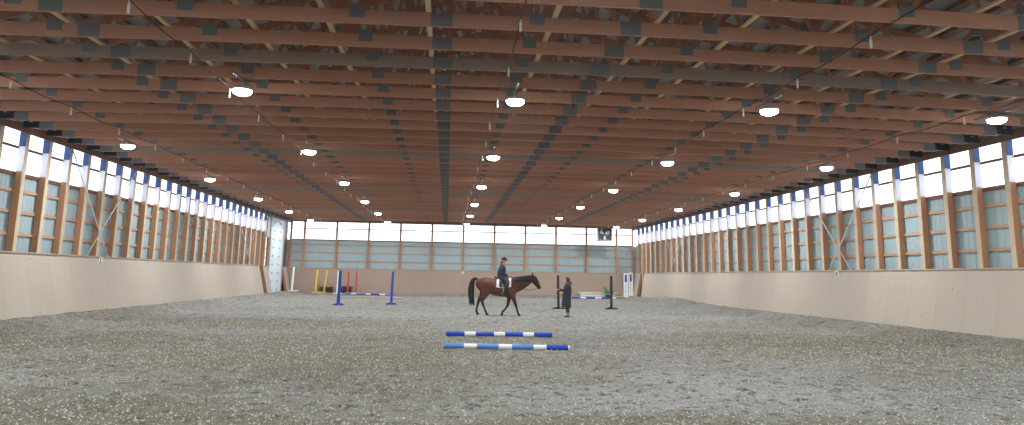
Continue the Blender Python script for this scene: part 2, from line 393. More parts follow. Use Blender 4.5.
place_posts(XL, -1, KSL, 'the wall with the white door', '')
place_posts(XR, 1, KSR, 'the wall without a door', '')
src = None
XB = [-10.965 + 2.4384*k for k in range(11)]
for n, x in enumerate([XL + .1] + XB + [XR - .1]):
    if src is None:
        src = MB().box(-.075, .075, 0, .14, -.05, 5.70).build('timber_post', M['post']); o = src
    else: o = src.copy(); COL.objects.link(o)
    o.location = (x, YB, 0)
    tag(o, 'brown timber post on the back wall, %s from the white door side' % nth(n+1), 'post', 'wall posts on the back wall')

# windows: one per bay, two clear panels
nw = 0; shared = {}
def side_window(X, s, yc, label):
    global nw; nw += 1
    if (s, 'f') not in shared:
        mb = MB(); a, b = sorted((s*.192, s*.23)); h = SP/2
        mb.box(a, b, -h, h, ZS-.03, ZS+.08); mb.box(a, b, -h, h, ZM-.035, ZM+.035); mb.box(a, b, -h, h, ZH0+.1, ZH0+.2)
        shared[(s,'f')] = mb.mesh('window_frame', M['rail'])
        a, b = sorted((s*.235, s*.240))
        shared[(s,'u')] = MB().box(a, b, -h, h, ZM+.0, ZH0+.18).mesh('pane', M['pane']); shared[(s,'l')] = MB().box(a, b, -h, h, ZS, ZM).mesh('pane', M['pane'])
    r = link('window_%d' % nw, shared[(s,'f')], None, (X, yc, 0)); tag(r, label, kind='structure')
    link('pane', shared[(s,'u')], r); link('pane', shared[(s,'l')], r)
klo = int((Y0 - PYS)/SP)
for n, k in enumerate(reversed(range(klo, 24))): side_window(XL, -1, PYS + (k+.5)*SP, 'bright clear window on the white door side, %s from the far corner' % nth(n+1))
for n, k in enumerate(reversed(range(klo, 29))): side_window(XR, 1, PYS + (k+.5)*SP, 'bright clear window opposite the white door side, %s from the far corner' % nth(n+1))
edges = [XL] + XB + [XR]
for n in range(len(edges)-1):
    a, b = edges[n], edges[n+1]; nw += 1
    mb = MB().box(a, b, YB+.142, YB+.18, 4.10, 4.19).box(a, b, YB+.142, YB+.18, ZM-.03, ZM+.04).box(a, b, YB+.142, YB+.18, 5.56, 5.68)
    r = mb.build('window_%d' % nw, M['rail']); tag(r, 'wide bright back window, %s from the white door side' % nth(n+1), kind='structure')
    MB().box(a, b, YB+.185, YB+.19, 4.14, ZM).build('pane', M['pane'], r); MB().box(a, b, YB+.185, YB+.19, ZM, 5.66).build('pane', M['pane'], r)

# big white door at the far end of the left wall
D = empty('door_1', (XL, 0, 0)); tag(D, 'tall white sectional door at the far end of the side wall', kind='structure')
for k in range(9):
    z0 = .1 + k*.582
    mb = MB().box(-.02, .03, 50.75, 54.5, z0, z0 + .578)
    for yy in (51.6, 53.4): mb.box(.03, .04, yy-.10, yy+.10, z0+.25, z0+.35, 1)
    mb.build('door_section', [M['door'], M['dark_steel']], D)
for a, b in ((50.5, 50.72), (54.53, 54.75)): MB().box(-.02, .07, a, b, 0, 5.38).build('track', M['strap'], D)
pts = [(.06, 50.85 + 3.5*t, 4.75 + .45*math.sin(PI*t)) for t in np.linspace(0, 1, 15)]
MB().tube(pts, .012, 6, (1,0,0)).build('lift_cable', M['dark_steel'], D)
MB().box(-.03, .10, 50.5, 54.75, 5.34, 5.395).build('head_rail', M['strap'], D)
for a, b in ((49.65, 50.45), (54.8, 56.98)): MB().box(-.25, -.2, a, b, -.05, ZH0+.2).build('side_panel', M['rail'], D)
MB().box(-.03, .02, 49.7, 50.42, 3.95, 5.3).build('corner_sheet', M['strap'], D)
MB().box(-.21, -.1, 50.4, 54.8, 5.39, 5.75).build('lintel', M['rail'], D)
MB().box(-.14, .0, 54.78, 54.93, 0, 5.6).build('door_post', M['post'], D); MB().box(-.14, .0, 50.3, 50.46, 0, 5.6).build('door_post', M['post'], D)

# ------------------------------------------------------------------ roof
def zr(x): return ZR1 - abs(x - CX)*(ZR1 - ZR0)/13.45
RF = MB()
for s in (-1, 1):
    a = CX + s*13.75
    RF.add([(CX, Y0-.1, zr(CX)+.14),(CX, YB+.3, zr(CX)+.14),(a, YB+.3, zr(a)+.14),(a, Y0-.1, zr(a)+.14)], [(0,1,2,3)])
RO = RF.build('ceiling', M['roof']); tag(RO, 'grey steel roof sheets above the trusses', kind='structure')
for s in (-1, 1):
    for k in range(23):
        x = CX + s*(.30 + k*.59); MB().beam((x, Y0, zr(x)+.065), (x, YB+.2, zr(x)+.065), .24, .04).build('purlin', M['purlin'], RO)

HW = 13.0
def zb(x): u = (x - CX)/13.45; return 5.47 + .15*(1 - u*u)   # underside of a bottom chord
CH, TW = .235, .038
JB = [0, 2.95, 5.65, 8.25, 10.8]; JT = [2.05, 4.6, 7.2, 9.75]
SPL = [1.58, 7.68]
def make_truss(m):
    r = empty('roof_truss'); n = 24; mb = MB()
    X = [CX - HW + 2*HW*k/n for k in range(n+1)]
    for x in X: mb.v += [(x,-TW/2,zb(x)),(x,TW/2,zb(x)),(x,TW/2,zb(x)+CH),(x,-TW/2,zb(x)+CH)]
    for k in range(n):
        for a in range(4): mb.f.append((4*k+a, 4*k+(a+1)%4, 4*k+4+(a+1)%4, 4*k+4+a)); mb.m.append(0)
    mb.f += [(3,2,1,0), (4*n,4*n+1,4*n+2,4*n+3)]; mb.m += [0,0]
    mb.build('bottom_chord', m, r)
    for s in (-1, 1):
        a = (CX + s*13.38, 0, zr(CX+s*13.38)-.1); b = (CX, 0, zr(CX)-.1)
        MB().beam(a, b, TW, .184).build('top_chord', M['web'], r)
    def web(xb, xt): MB().beam((xb, 0, zb(xb)+.12), (xt, 0, zr(xt)-.1), .089, TW*.9, (0,1,0)).build('web', M['web'], r)
    web(CX, CX)
    for s in (-1, 1):
        for j, t in enumerate(JT): web(CX + s*JB[j], CX + s*t); web(CX + s*JB[j+1], CX + s*t)
    w = TW/2 + .004
    def plate(x, w2, z0, z1): MB().box(x-w2, x+w2, -w, w, z0, z1).build('nail_plate', M['galv'], r)
    for s in (-1, 1):
        for j in JB[(0 if s > 0 else 1):]: x = CX + s*j; plate(x, .125, zb(x)+.10, zb(x)+CH+.075)
        for j in SPL: x = CX + s*j; plate(x, .18, zb(x)+.006, zb(x)+CH-.006)
        for t in JT: x = CX + s*t; plate(x, .12, zr(x)-.24, zr(x)-.04)
        x = CX + s*(HW - .2); plate(x, .17, zb(x)+.006, zb(x)+CH+.03)
        x = CX + s*13.2; bb = MB().box(x-.2, x+.195, -.06, .06, 5.52, 5.84)
        bb.box(x-.04, x+.04, -.066, -.06, 5.68, 5.71, 1); bb.build('bearing_block', [M['dark_steel'], M['strap']], r)
    return r
TY0 = 11.36
protos = {}
NT = 37
for i in range(-3, NT):
    grey = i in (2, 11, 20, 29); key = 'g' if grey else 'w'
    loc = (0, TY0 + i*SP, 0)
    if key not in protos: protos[key] = make_truss(M['truss_grey' if grey else 'truss']); o = protos[key]; o.location = loc
    else: o = copy_tree(protos[key], loc)
    tag(o, '%s timber roof truss spanning the hall, %s from the back wall' % ('weathered grey' if grey else 'reddish brown', nth(NT - i)), 'roof truss', 'roof trusses across the hall')
for n, dx in enumerate([-10.2, -8.4, -6.66, -5.0, -3.5, -2.15, -.43, 1.66, 3.4, 4.9, 6.5, 8.2, 9.4, 11.2, 12.6]):
    z = zb(dx) + CH + .022
    o = MB().box(-.044, .044, 7.4, YB - .4, -.019, .019).build('brace_board', M['brace'], None, (dx, 0, z))
    tag(o, 'pale long brace board lying across the truss chords, %s from the white door wall' % nth(n+1), 'brace board', 'brace boards over the trusses')

# X bracing straps on the side walls
def xbrace(X, s, ka, kb, label):
    r = empty('cross_brace', (X - s*.012, 0, 0)); tag(r, label, 'brace')
    ya, yb = PYS + ka*SP, PYS + kb*SP
    for n, (p, q) in enumerate(((ya, yb), (yb, ya))):
        MB().beam((s*.003*(2*n-1), p, 5.38), (s*.003*(2*n-1), q, .3), .005, .06, (0,1,0)).build('strap', M['strap'], r)
    MB().box(-.004-.003, .007, (ya+yb)/2-.1, (ya+yb)/2+.1, 2.84-.12, 2.84+.12).build('gusset', M['strap'], r)
xbrace(XL, -1, 3, 7, 'grey steel strap cross bracing on white door wall, nearer of two')
xbrace(XL, -1, 18, 23, 'grey steel strap cross bracing close to the white door')
xbrace(XR, 1, 5-2+0, 7, 'grey steel strap cross bracing on wall opposite door, nearer of two')
xbrace(XR, 1, 19, 24, 'grey steel strap cross bracing on wall opposite door, near far corner')

# ------------------------------------------------------------------ lamps
LX = [-9.8, -4.37, 1.36, 7.03, 12.42]
LY = [(-.2, 0), (7.5, 0), (15.05, 1), (22.55, 1), (30.3, 1), (38.0, 1), (45.4, 1), (52.6, 1)]
lamp0 = None
cols = ['row along the white door wall', 'second row from the white door wall', 'middle row', 'second row from the doorless wall', 'row along the doorless wall']
rowi = 0
for y, vis in LY:
    rowi += vis
    for ci, x in enumerate(LX):
        zt = 5.34
        if lamp0 is None:
            r = empty('pendant_lamp')
            MB().tube([(0,0,0),(0,0,.02),(0,0,.05),(0,0,.075)], [.20,.205,.205,.12], 20, (1,0,0)).build('housing', M['housing'], r, smooth=False); hou = r.children[0]
            MB().tube([(0,0,-.105),(0,0,-.095),(0,0,-.065),(0,0,-.03),(0,0,-.002)], [.05,.12,.175,.195,.198], 20, (1,0,0)).build('lens', M['lens'], hou, smooth=True)
            MB().tube([(0,0,0),(0,0,1)], .006, 6, (1,0,0)).build('hanger', M['strap'], r, (0,0,.075)); MB().box(-.02,.02,-.68,.68,-.04,0).build('mount_bar', M['galv'], r)
            ld = bpy.data.lights.new('lamp_light', 'AREA'); ld.shape = 'DISK'; ld.size = .34; ld.energy = LAMP_W if 'LAMP_W' in globals() else 150; ld.color = (.975, .985, 1)
            lo = link('lamp_light', ld, r, (0,0,-.112))
            lamp0 = r
        else: r = copy_tree(lamp0, (0,0,0))
        r.location = (x, y, zt); top = zb(x) - zt - .03
        for ch in r.children:
            if ch.name.startswith('hanger'): ch.scale = (1, 1, top - .04 - .075)
            if ch.name.startswith('mount_bar'): ch.location = (0, 0, top)
        tag(r, ('round white lamp, %s, %s from the camera end' % (cols[ci], nth(rowi))) if vis else 'round lamp overhead, %s, %s' % (cols[ci], 'behind the camera' if y < 0 else 'just above the frame'), 'lamp', 'round ceiling lamps')

# overhead water lines with drop nozzles
for n, (x, lab) in enumerate(((-8.95, 'above the track by the white door wall'), (-4.62, 'second from the white door wall'), (.98, 'along the middle of the hall'), (6.45, 'second from the wall without a door'), (11.65, 'above the track by the wall without a door'))):
    r = empty('sprinkler_line', (x, 0, 0)); tag(r, 'thin black hose with white drop nozzles, %s' % lab, 'water line', 'overhead water lines')
    P = []; y = 8.9
    stops = [10.2 + 2.4384*k for k in range(19)]
    for k, yy in enumerate(stops):
        P.append((.03*math.sin(k*1.7), yy, 5.40))
        if yy < stops[-1]:
            for t in (.25,.5,.75): P.append((.03*math.sin(k*1.7+t), yy + t*2.4384, 5.40 - .05*math.sin(PI*t)))
    P = [(0, 6.2, 5.42)] + P
    MB().tube(P, .009, 6, (1,0,0)).build('hose', M['rubber'], r)
    nz = None
    for k, yy in enumerate(stops):
        lx = .03*math.sin(k*1.7)
        if nz is None: nz = MB().tube([(0,0,-.02),(0,0,-.06),(0,0,-.07),(0,0,-.19),(0,0,-.21)], [.008,.008,.02,.02,.01], 8, (1,0,0)).build('pendant_nozzle', M['plastic'], r); o = nz
        else: o = nz.copy(); COL.objects.link(o); o.parent = r
        o.location = (lx, yy, 5.40)

# box fan hung before the back windows
F = empty('exhaust_fan', (11.98, 54.6, 4.92)); tag(F, 'square grey box fan with three pale blades hung before the back windows', 'fan')
mb = MB(); mb.box(-.55,-.49,-.15,.15,-.55,.55).box(.49,.55,-.15,.15,-.55,.55).box(-.49,.49,-.15,.15,.49,.55).box(-.49,.49,-.15,.15,-.55,-.43)
mb.build('housing', M['galv'], F)
MB().box(-.49,.49,.12,.14,-.43,.49).build('back_screen', M['black'], F)
MB().tube([(0,-.08,0),(0,.1,0)], .09, 14, (1,0,0)).build('hub', M['dark_steel'], F)
for a in (90+60, 30, 270):
    t = math.radians(a); u = Vector((math.cos(t), 0, math.sin(t))); v = Vector((-math.sin(t), 0, math.cos(t)))
    b = MB(); rows = [(.08,.05,.0),(.2,.09,.02),(.33,.12,.03),(.41,.10,.03)]
    for rr, ww, tw in rows: b.v += [tuple(u*rr - v*ww + Vector((0,-tw-.02,0))), tuple(u*rr + v*ww + Vector((0,tw-.02,0)))]
    for k in range(3): b.f.append((2*k,2*k+1,2*k+3,2*k+2)); b.m.append(0)
    o = b.build('blade', M['strap'], F); sm = o.modifiers.new('t', 'SOLIDIFY'); sm.thickness = .01
for s in (-.4, .4): MB().tube([(s,0,.55),(s,0,.64)], .01, 6, (1,0,0)).build('hanger', M['dark_steel'], F)

# letter plates
def plate(loc, rot, ch, label):
    r = empty('letter_sign', loc); r.rotation_euler = rot; tag(r, label, 'letter sign')
    MB().box(-.12,.12,-.13,.13,0,.012).build('plate', M['plastic'], r)
    cu = bpy.data.curves.new('letter', 'FONT'); cu.body = ch; cu.size = .24; cu.align_x = 'CENTER'; cu.align_y = 'CENTER'; cu.extrude = .002; cu.offset = .004; cu.materials.append(M['black'])
    o = bpy.data.objects.new('rough', cu); COL.objects.link(o); dg = bpy.context.evaluated_depsgraph_get(); dg.update()
    lm = bpy.data.meshes.new_from_object(o.evaluated_get(dg)); bpy.data.objects.remove(o); bpy.data.curves.remove(cu)
    o = link('letter', lm, r); o.location = (0,0,.016); tag(o, 'black letter %s' % ch)
tL = math.atan2(.505, 2.12); tR = math.atan2(.39, 2.12); tB = math.atan2(.37, 2.08)
plate((XKL + .030, 26.48, 1.89), (PI/2 - tL*0 , 0, PI/2), 'E', 'small white plate with a black letter E on the kick wall')
plate((XKR - .030, 26.47, 1.89), (PI/2, 0, -PI/2), 'B', 'small white plate with a black letter B on the kick wall')
plate((1.22, YB - .065, 1.80), (PI/2, 0, 0), 'C', 'small white plate with a black letter C on the back kick wall')

# ------------------------------------------------------------------ jump material
def pole(p, q, r, segs, label, first=0, mats=None):
    """segs: list of (fraction, material) along p->q"""
    p, q = Vector(p), Vector(q); t = (q-p).normalized(); n = 14; mb = MB(); cuts = [0]; mi = []
    ml = []
    for f, m in segs:
        cuts.append(cuts[-1] + f)
        if m not in ml: ml.append(m)
        mi.append(ml.index(m))
    tot = cuts[-1]; s = Vector((0,0,1)); o = t.cross(s)
    for c in cuts:
        c0 = p + (q-p)*(c/tot) - p
        for k in range(n): a = 2*PI*k/n; mb.v.append(tuple(c0 + s*math.cos(a)*r + o*math.sin(a)*r))
    for i in range(len(mi)):
        for k in range(n): mb.f.append((i*n+k, (i+1)*n+k, (i+1)*n+(k+1)%n, i*n+(k+1)%n)); mb.m.append(mi[i])
    mb.f.append(tuple(range(n))); mb.m.append(mi[0]); mb.f.append(tuple(len(mi)*n+k for k in reversed(range(n)))); mb.m.append(mi[-1])
    o = mb.build('jump_pole', [M[m] for m in ml], None, p); tag(o, label, 'pole'); return o
def fz(x, y): return floor_z(x, y)
# back foreground pole, then the front one with faded paint
pole((.03,19.9,.065),(2.89,19.78,.065), .058, [(18.6,'jblue'),(11.1,'white'),(18.2,'jblue'),(11,'white'),(18,'jblue'),(10.9,'white'),(18.4,'jblue')], 'dark blue and white striped pole lying behind the faded blue one')
pole((-.01,16.47,.065),(2.76,16.22,.065), .056, [(20.2,'fblue'),(13,'white'),(21.9,'fblue'),(13.2,'white'),(21.6,'fblue'),(13.1,'white'),(21.6,'jblue'),(1.5,'white')], 'faded light blue and white striped pole lying closest to the camera')
pole((-7.55,55.2,.17),(-3.75,54.5,.12), .055, [(7,'fblue'),(5,'white'),(8.8,'fblue'),(4.7,'white'),(8.2,'jblue'),(5.2,'white'),(9,'fblue')], 'blue and white pole lying before the far kick wall between blue standards')
pole((-7.2,50.6,.05),(-2.8,50.2,.05), .045, [(1,'cap')], 'plain pale pole lying on sand behind the blue standards')
pole((9.0,54.4,.12),(12.75,54.2,.12), .06, [(5,'white'),(8.5,'jblue'),(5.5,'white'),(8.6,'jblue'),(6.4,'white'),(9.4,'jblue'),(4.6,'white')], 'blue and white pole lying before the low white picket filler')
pole((12.95,55.3,.20),(14.0,55.2,.20), .05, [(5,'cap'),(3,'white')], 'short tan and white pole lying by the white jump wings')

def standard(name, x, y, h, m, foot, label, w=.10, base='cross', tilt=0, fl=.30, nf=None):
    z = fz(x, y) - .0
    r = empty(name, (x, y, z)); tag(r, label, 'jump standard')
    MB().beam((0,0,.03), (tilt,0,h), w, w, (0,1,0)).build('upright', M[m], r)
    if base == 'cross':
        for a in (.25, PI/2 + .25, PI + .25, 1.5*PI + .25):
            d = Vector((math.cos(a), math.sin(a), 0)); s_ = Vector((-d.y, d.x, 0))
            q = MB(); p0 = d*(w*.5); p1 = d*fl
            q.add([p0 - s_*.03 + Vector((0,0,0)), p0 + s_*.03, p0 + s_*.03 + Vector((0,0,.12)), p0 - s_*.03 + Vector((0,0,.12)),
                   p1 - s_*.03, p1 + s_*.03, p1 + s_*.03 + Vector((0,0,.05)), p1 - s_*.03 + Vector((0,0,.05))],
                  [(3,2,1,0),(4,5,6,7),(0,1,5,4),(1,2,6,5),(2,3,7,6),(3,0,4,7)])
            q.build('foot', M[foot], r)
    else:
        MB().box(-fl, fl, -.05, .05, 0, .07).build('foot', M[foot], r); MB().box(-.05, .05, -.3, .3, 0, .065).build('foot', M[foot], r)
    return r
standard('jump_standard', -5.45, 38.0, 1.74, 'jblue', 'jblue', 'bright blue jump standard with a white one directly behind it', .14, tilt=.03)
standard('jump_standard', -2.90, 39.6, 1.74, 'jblue', 'jblue', 'bright blue jump standard on its own, closer to the horse', .12, tilt=.03)
standard('jump_standard', 5.80, 37.5, 1.72, 'black', 'black', 'black jump standard just behind the standing person', .11, fl=.38, tilt=-.04)
standard('jump_standard', 8.66, 37.9, 1.72, 'black', 'black', 'black jump standard before the potted plant', .11, fl=.36)
standard('jump_standard', -11.38, 55.4, 1.78, 'white', 'white', 'white jump standard beside the tall white door', .13, base='bar', fl=.5, tilt=.06)
standard('jump_standard', -8.06, 55.4, 1.70, 'white', 'white', 'white jump standard behind a bright blue one', .12, base='bar', fl=.3, tilt=.03)
def pair(name, x0, x1, y, h, m, tilts, label, foot=True):
    z = max(fz(x0, y), fz(x1, y)); r = empty(name, ((x0+x1)/2, y, z)); tag(r, label, 'jump standard'); w = (x1-x0)/2
    for s, t in ((-1, tilts[0]), (1, tilts[1])): MB().beam((s*w, 0, .03), (s*w + t, 0, h), .10, .10, (0,1,0)).build('upright', M[m], r)
    MB().box(-w-(.25 if m == 'yellow' else .08), w+(.2 if m == 'yellow' else .08), -.05, .05, 0, .10 if m == 'yellow' else .05).build('foot', M[m], r)
    return r
pair('jump_wing', -9.70, -9.08, 55.6, 1.70, 'yellow', (.08, .18), 'yellow jump wing with two uprights leaning before the flower boxes')
pair('jump_wing', -7.33, -6.75, 55.6, 1.62, 'red', (.0, .04), 'red jump wing with two uprights beside the flower boxes')
for n, (x, lb) in enumerate(((13.93, 'white jump wing with blue slot panel, further from the corner'), (14.32, 'white jump wing with blue slot panel, closer to the corner'))):
    y = 55.9; z = fz(x, y); r = empty('jump_wing', (x, y, z)); tag(r, lb, 'jump standard')
    mb = MB().box(-.17,-.09,-.04,.04,.0,1.80).box(.09,.17,-.04,.04,.0,1.80).box(-.09,.09,-.04,.04,1.68,1.80).box(-.09,.09,-.04,.04,1.0,1.1).box(-.09,.09,-.04,.04,.1,.2)
    mb.build('frame', M['white'], r)
    tag(MB().box(-.075,.075,-.01,.01,1.12,1.66).build('blue_panel', M['jblue'] if n == 0 else M['blue'], r), 'dark blue panel')
    MB().box(-.088,.088,-.01,.01,.21,.99).build('lower_panel', M['door'], r)
    MB().box(-.18,.18,-.3,.3,-.0,.07).build('foot', M['white'], r)

# low white picket filler with the potted plant before it
bx0, bx1, by = 10.3, 13.2, 56.05
r = empty('picket_filler', ((bx0+bx1)/2, by, fz(12, by) + .0)); tag(r, 'low white picket filler standing against the back kick wall', 'jump filler'); w = (bx1-bx0)/2
MB().box(-w-.05, w+.05, -.05, .16, .25, .32).build('top_rail', M['white'], r); MB().box(-w+.1, w-.1, -.03, .0, .0, .13).build('front_board', M['white'], r)
MB().box(-w+.1, w-.1, .12, .14, .0, .25).build('back_board', M['white'], r)
pk = None
for k in range(14):
    x = -w + .15 + k*(2*w-.3)/13
    if pk is None: pk = MB().box(-.04,.04,-.028,.0,.13,.25).build('picket', M['white'], r); o = pk
    else: o = pk.copy(); COL.objects.link(o); o.parent = r
    o.location = (x, 0, 0)
M['leaf'] = mat('leaf_green', C(92,156,74), .5, .3, 20, rand=0); M['darkleaf'] = mat('dark_leaf', C(40,58,38), .6, .3, 20, rand=0); M['flower'] = mat('flower_red', C(150,36,48), .6, .25, 20, rand=0)
def leaf(mb, p, d, L, W, mi=0):
    d = Vector(d).normalized(); p = Vector(p); s = d.cross(Vector((0,0,1)))
    s = s.normalized() if s.length > .01 else Vector((1,0,0)); dr = Vector((0,0,-1))
    a = p + d*L*.5 + s*W; b = p + d*L*.5 - s*W; c = p + d*L + dr*L*.25; m_ = p + d*L*.55 + Vector((0,0,.015))
    mb.add([p, a, c, b, m_], [(0,1,4),(1,2,4),(2,3,4),(3,0,4)], mi)
px, py = 12.35, 55.25; pz = fz(px, py)
r = empty('potted_plant', (px, py, pz)); tag(r, 'bushy green plant in a dark pot before the white picket filler', 'plant')
MB().tube([(0,0,0),(0,0,.03),(0,0,.2),(0,0,.22)], [.15,.16,.23,.24], 16, (1,0,0)).build('pot', M['black'], r)
st = MB(); lf = MB()
for k in range(34):
    a = random.uniform(0, 2*PI); e = random.uniform(.3, 1.35); L_ = random.uniform(.35, .72)
    tip = Vector((math.cos(a)*math.cos(e), math.sin(a)*math.cos(e), math.sin(e)))*L_ + Vector((0,0,.2))
    st.tube([(0,0,.18), tuple(tip*.5 + Vector((0,0,.12))), tuple(tip)], .006, 5, (1,0,0))
    for j in range(7):
        p = tip*(.55 + .45*j/6) + Vector((0,0,.1*(1-j/6))); a2 = a + random.uniform(-1.4, 1.4)
        leaf(lf, p, (math.cos(a2), math.sin(a2), random.uniform(-.1, .7)), random.uniform(.12, .22), .035)
st.build('stems', M['leaf'], r); lf.build('foliage', M['leaf'], r)
# flower boxes
for n, (x, L_, lb) in enumerate(((-8.98, .95, 'dark flower box with reddish blooms between yellow wing and white standard'), (-7.6, .95, 'dark flower box with deep red blooms behind the red wing'))):
    y = 56.12; r = empty('flower_box', (x, y, fz(x, y))); tag(r, lb, 'flower box')
    MB().box(-L_/2, L_/2, -.09, .09, 0, .16).build('box', M['darkleaf'], r)
    fo = MB(); fl = MB()
    for k in range(420):
        p = (random.uniform(-L_/2-.05, L_/2+.05), random.uniform(-.16,.16), random.uniform(.12,.42)); a = random.uniform(0, 2*PI)
        leaf(fo, p, (math.cos(a), math.sin(a), random.uniform(-.2,.8)), random.uniform(.06,.13), .025)
    for k in range(60): fl.ball((random.uniform(-L_/2, L_/2), random.uniform(-.17,.1), random.uniform(.26,.46)), random.uniform(.02,.04), 6, 4)
    fo.build('foliage', M['darkleaf'], r); fl.build('blossoms', M['flower'], r)

# ------------------------------------------------------------------ horse
def horse_mat():
    m = bpy.data.materials.new('bay_coat'); m.use_nodes = True; nt = m.node_tree; N = nt.nodes; L = nt.links
    b = N['Principled BSDF']; b.inputs['Roughness'].default_value = .55; b.inputs['Specular IOR Level'].default_value = .25
    tc = N.new('ShaderNodeTexCoord'); sp = N.new('ShaderNodeSeparateXYZ'); L.new(tc.outputs['Object'], sp.inputs[0])
    nz = N.new('ShaderNodeTexNoise'); nz.inputs['Scale'].default_value = 4; L.new(tc.outputs['Object'], nz.inputs['Vector'])
    mx = N.new('ShaderNodeMix'); mx.data_type = 'RGBA'; L.new(nz.outputs['Fac'], mx.inputs['Factor']); mx.inputs['A'].default_value = C(76,43,33); mx.inputs['B'].default_value = C(116,71,54)
    # black points: lower legs
    a = N.new('ShaderNodeMath'); a.operation = 'MULTIPLY_ADD'; L.new(nz.outputs['Fac'], a.inputs[0]); a.inputs[1].default_value = .12; L.new(sp.outputs['Z'], a.inputs[2])
    mr = N.new('ShaderNodeMapRange'); L.new(a.outputs[0], mr.inputs[0]); mr.inputs[1].default_value = .52; mr.inputs[2].default_value = .82
    m2 = N.new('ShaderNodeMix'); m2.data_type = 'RGBA'; L.new(mr.outputs[0], m2.inputs['Factor']); m2.inputs['A'].default_value = C(30,26,28); L.new(mx.outputs['Result'], m2.inputs['B'])
    # dark muzzle, head and neck
    mu = N.new('ShaderNodeMapRange'); L.new(sp.outputs['X'], mu.inputs[0]); mu.inputs[1].default_value = .75; mu.inputs[2].default_value = 1.5
    mm = N.new('ShaderNodeMath'); mm.operation = 'MULTIPLY'; L.new(mu.outputs[0], mm.inputs[0]); mm.inputs[1].default_value = .75
    m3 = N.new('ShaderNodeMix'); m3.data_type = 'RGBA'; L.new(mm.outputs[0], m3.inputs['Factor']); L.new(m2.outputs['Result'], m3.inputs['A']); m3.inputs['B'].default_value = C(44,30,28)
    L.new(m3.outputs['Result'], b.inputs['Base Color']); return m
M['coat'] = horse_mat(); M['hair'] = mat('black_horse_hair', C(26,25,28), .5, .3, 6, (8,8,1), rand=0)
M['leather'] = mat('dark_leather', C(48,34,28), .45, .15, 10); M['pad'] = mat('white_pad', C(236,236,236), .8, .04, 10)
TOR = [(-.93,1.22,.10,.10),(-.87,1.24,.20,.17),(-.78,1.25,.26,.22),(-.6,1.25,.30,.265),(-.38,1.22,.31,.28),(-.1,1.15,.345,.295),(.15,1.125,.36,.295),(.4,1.14,.385,.265),(.6,1.175,.37,.225),(.74,1.14,.28,.185),(.84,1.10,.16,.11)]
def tor(x):
    for a, b in zip(TOR, TOR[1:]):
        if a[0] <= x <= b[0]: t = (x-a[0])/(b[0]-a[0]); return [a[i]+(b[i]-a[i])*t for i in (1,2,3)]
HY = 30.3; HX = 2.155; HR = -.16
hz = fz(HX, HY)
H = empty('horse', (HX, HY, .0), HR); tag(H, 'bay horse with black mane and tail walking under the rider', 'horse')
hb = MB()
hb.tube([(x,0,z) for x,z,_,_ in TOR], [(ry,rz) for _,_,rz,ry in TOR], 24)
hb.tube([(.50,0,1.20),(.70,0,1.27),(.92,0,1.335),(1.12,0,1.42),(1.29,0,1.50),(1.40,0,1.555)], [(.20,.35),(.165,.335),(.135,.285),(.112,.235),(.098,.18),(.086,.125)], 18)
hb.tube([(1.36,0,1.63),(1.42,0,1.57),(1.495,0,1.475),(1.585,0,1.35),(1.66,0,1.235),(1.705,0,1.155),(1.725,0,1.115)], [(.07,.08),(.095,.13),(.092,.155),(.075,.115),(.062,.088),(.066,.082),(.045,.05)], 16)
hb.ball((1.47,.082,1.50),(.03,.02,.03),8,6); hb.ball((1.47,-.082,1.50),(.03,.02,.03),8,6)
for s in (-1,1): hb.tube([(1.395,s*.055,1.65),(1.41,s*.06,1.72),(1.43,s*.062,1.77),(1.44,s*.06,1.80)], [.034,.036,.026,.008], 8)
def leg(pts, rad, y): hb.tube([(x,y*ky,z) for x,z,ky in pts], [(a*1.1, b*1.12) for a, b in rad], 12)
hr = [(.10,.20),(.105,.21),(.085,.17),(.06,.095),(.048,.068),(.034,.046),(.031,.038),(.04,.046),(.032,.036),(.046,.054),(.054,.066)]
leg([(-.58,1.30,.7),(-.60,1.12,.85),(-.60,.95,1),(-.72,.74,1),(-.82,.60,1),(-.86,.45,1),(-.895,.28,1),(-.915,.17,1),(-.885,.105,1),(-.87,.075,1),(-.845,.0,1)], hr, .17)
leg([(-.55,1.28,.7),(-.52,1.10,.85),(-.50,.93,1),(-.57,.74,1),(-.655,.60,1),(-.60,.43,1),(-.535,.28,1),(-.49,.18,1),(-.455,.11,1),(-.44,.075,1),(-.415,.0,1)], hr, -.17)
fr = [(.09,.18),(.095,.15),(.075,.10),(.055,.068),(.047,.054),(.033,.038),(.031,.036),(.038,.042),(.03,.034),(.043,.05),(.05,.06)]
leg([(.58,1.15,.8),(.52,.95,.95),(.47,.78,1),(.43,.60,1),(.40,.44,1),(.335,.32,1),(.25,.22,1),(.19,.17,1),(.165,.11,1),(.16,.075,1),(.155,.0,1)], fr, .15)
leg([(.62,1.15,.8),(.60,.95,.95),(.63,.78,1),(.70,.58,1),(.765,.42,1),(.79,.31,1),(.815,.23,1),(.83,.17,1),(.865,.10,1),(.88,.075,1),(.905,.0,1)], fr, -.15)
remesh(hb, 'body', [M['coat']], .016, 5, H)
tb = MB().tube([(-.88,0,1.46),(-.95,0,1.50),(-1.04,0,1.46),(-1.11,0,1.30),(-1.13,0,1.05),(-1.13,0,.80),(-1.11,0,.60),(-1.08,0,.45)], [(.05,.05),(.055,.06),(.07,.08),(.085,.115),(.09,.135),(.085,.13),(.07,.10),(.02,.03)], 14)
for k in range(26):
    a = random.uniform(0, 2*PI); tb.tube([(-1.12 + .09*math.cos(a), .07*math.sin(a), .85), (-1.11+.1*math.cos(a), .07*math.sin(a), .6), (-1.08+.1*math.cos(a), .06*math.sin(a), random.uniform(.36,.5))], [.02,.018,.004], 5)
tb.build('tail', M['hair'], H, smooth=True)
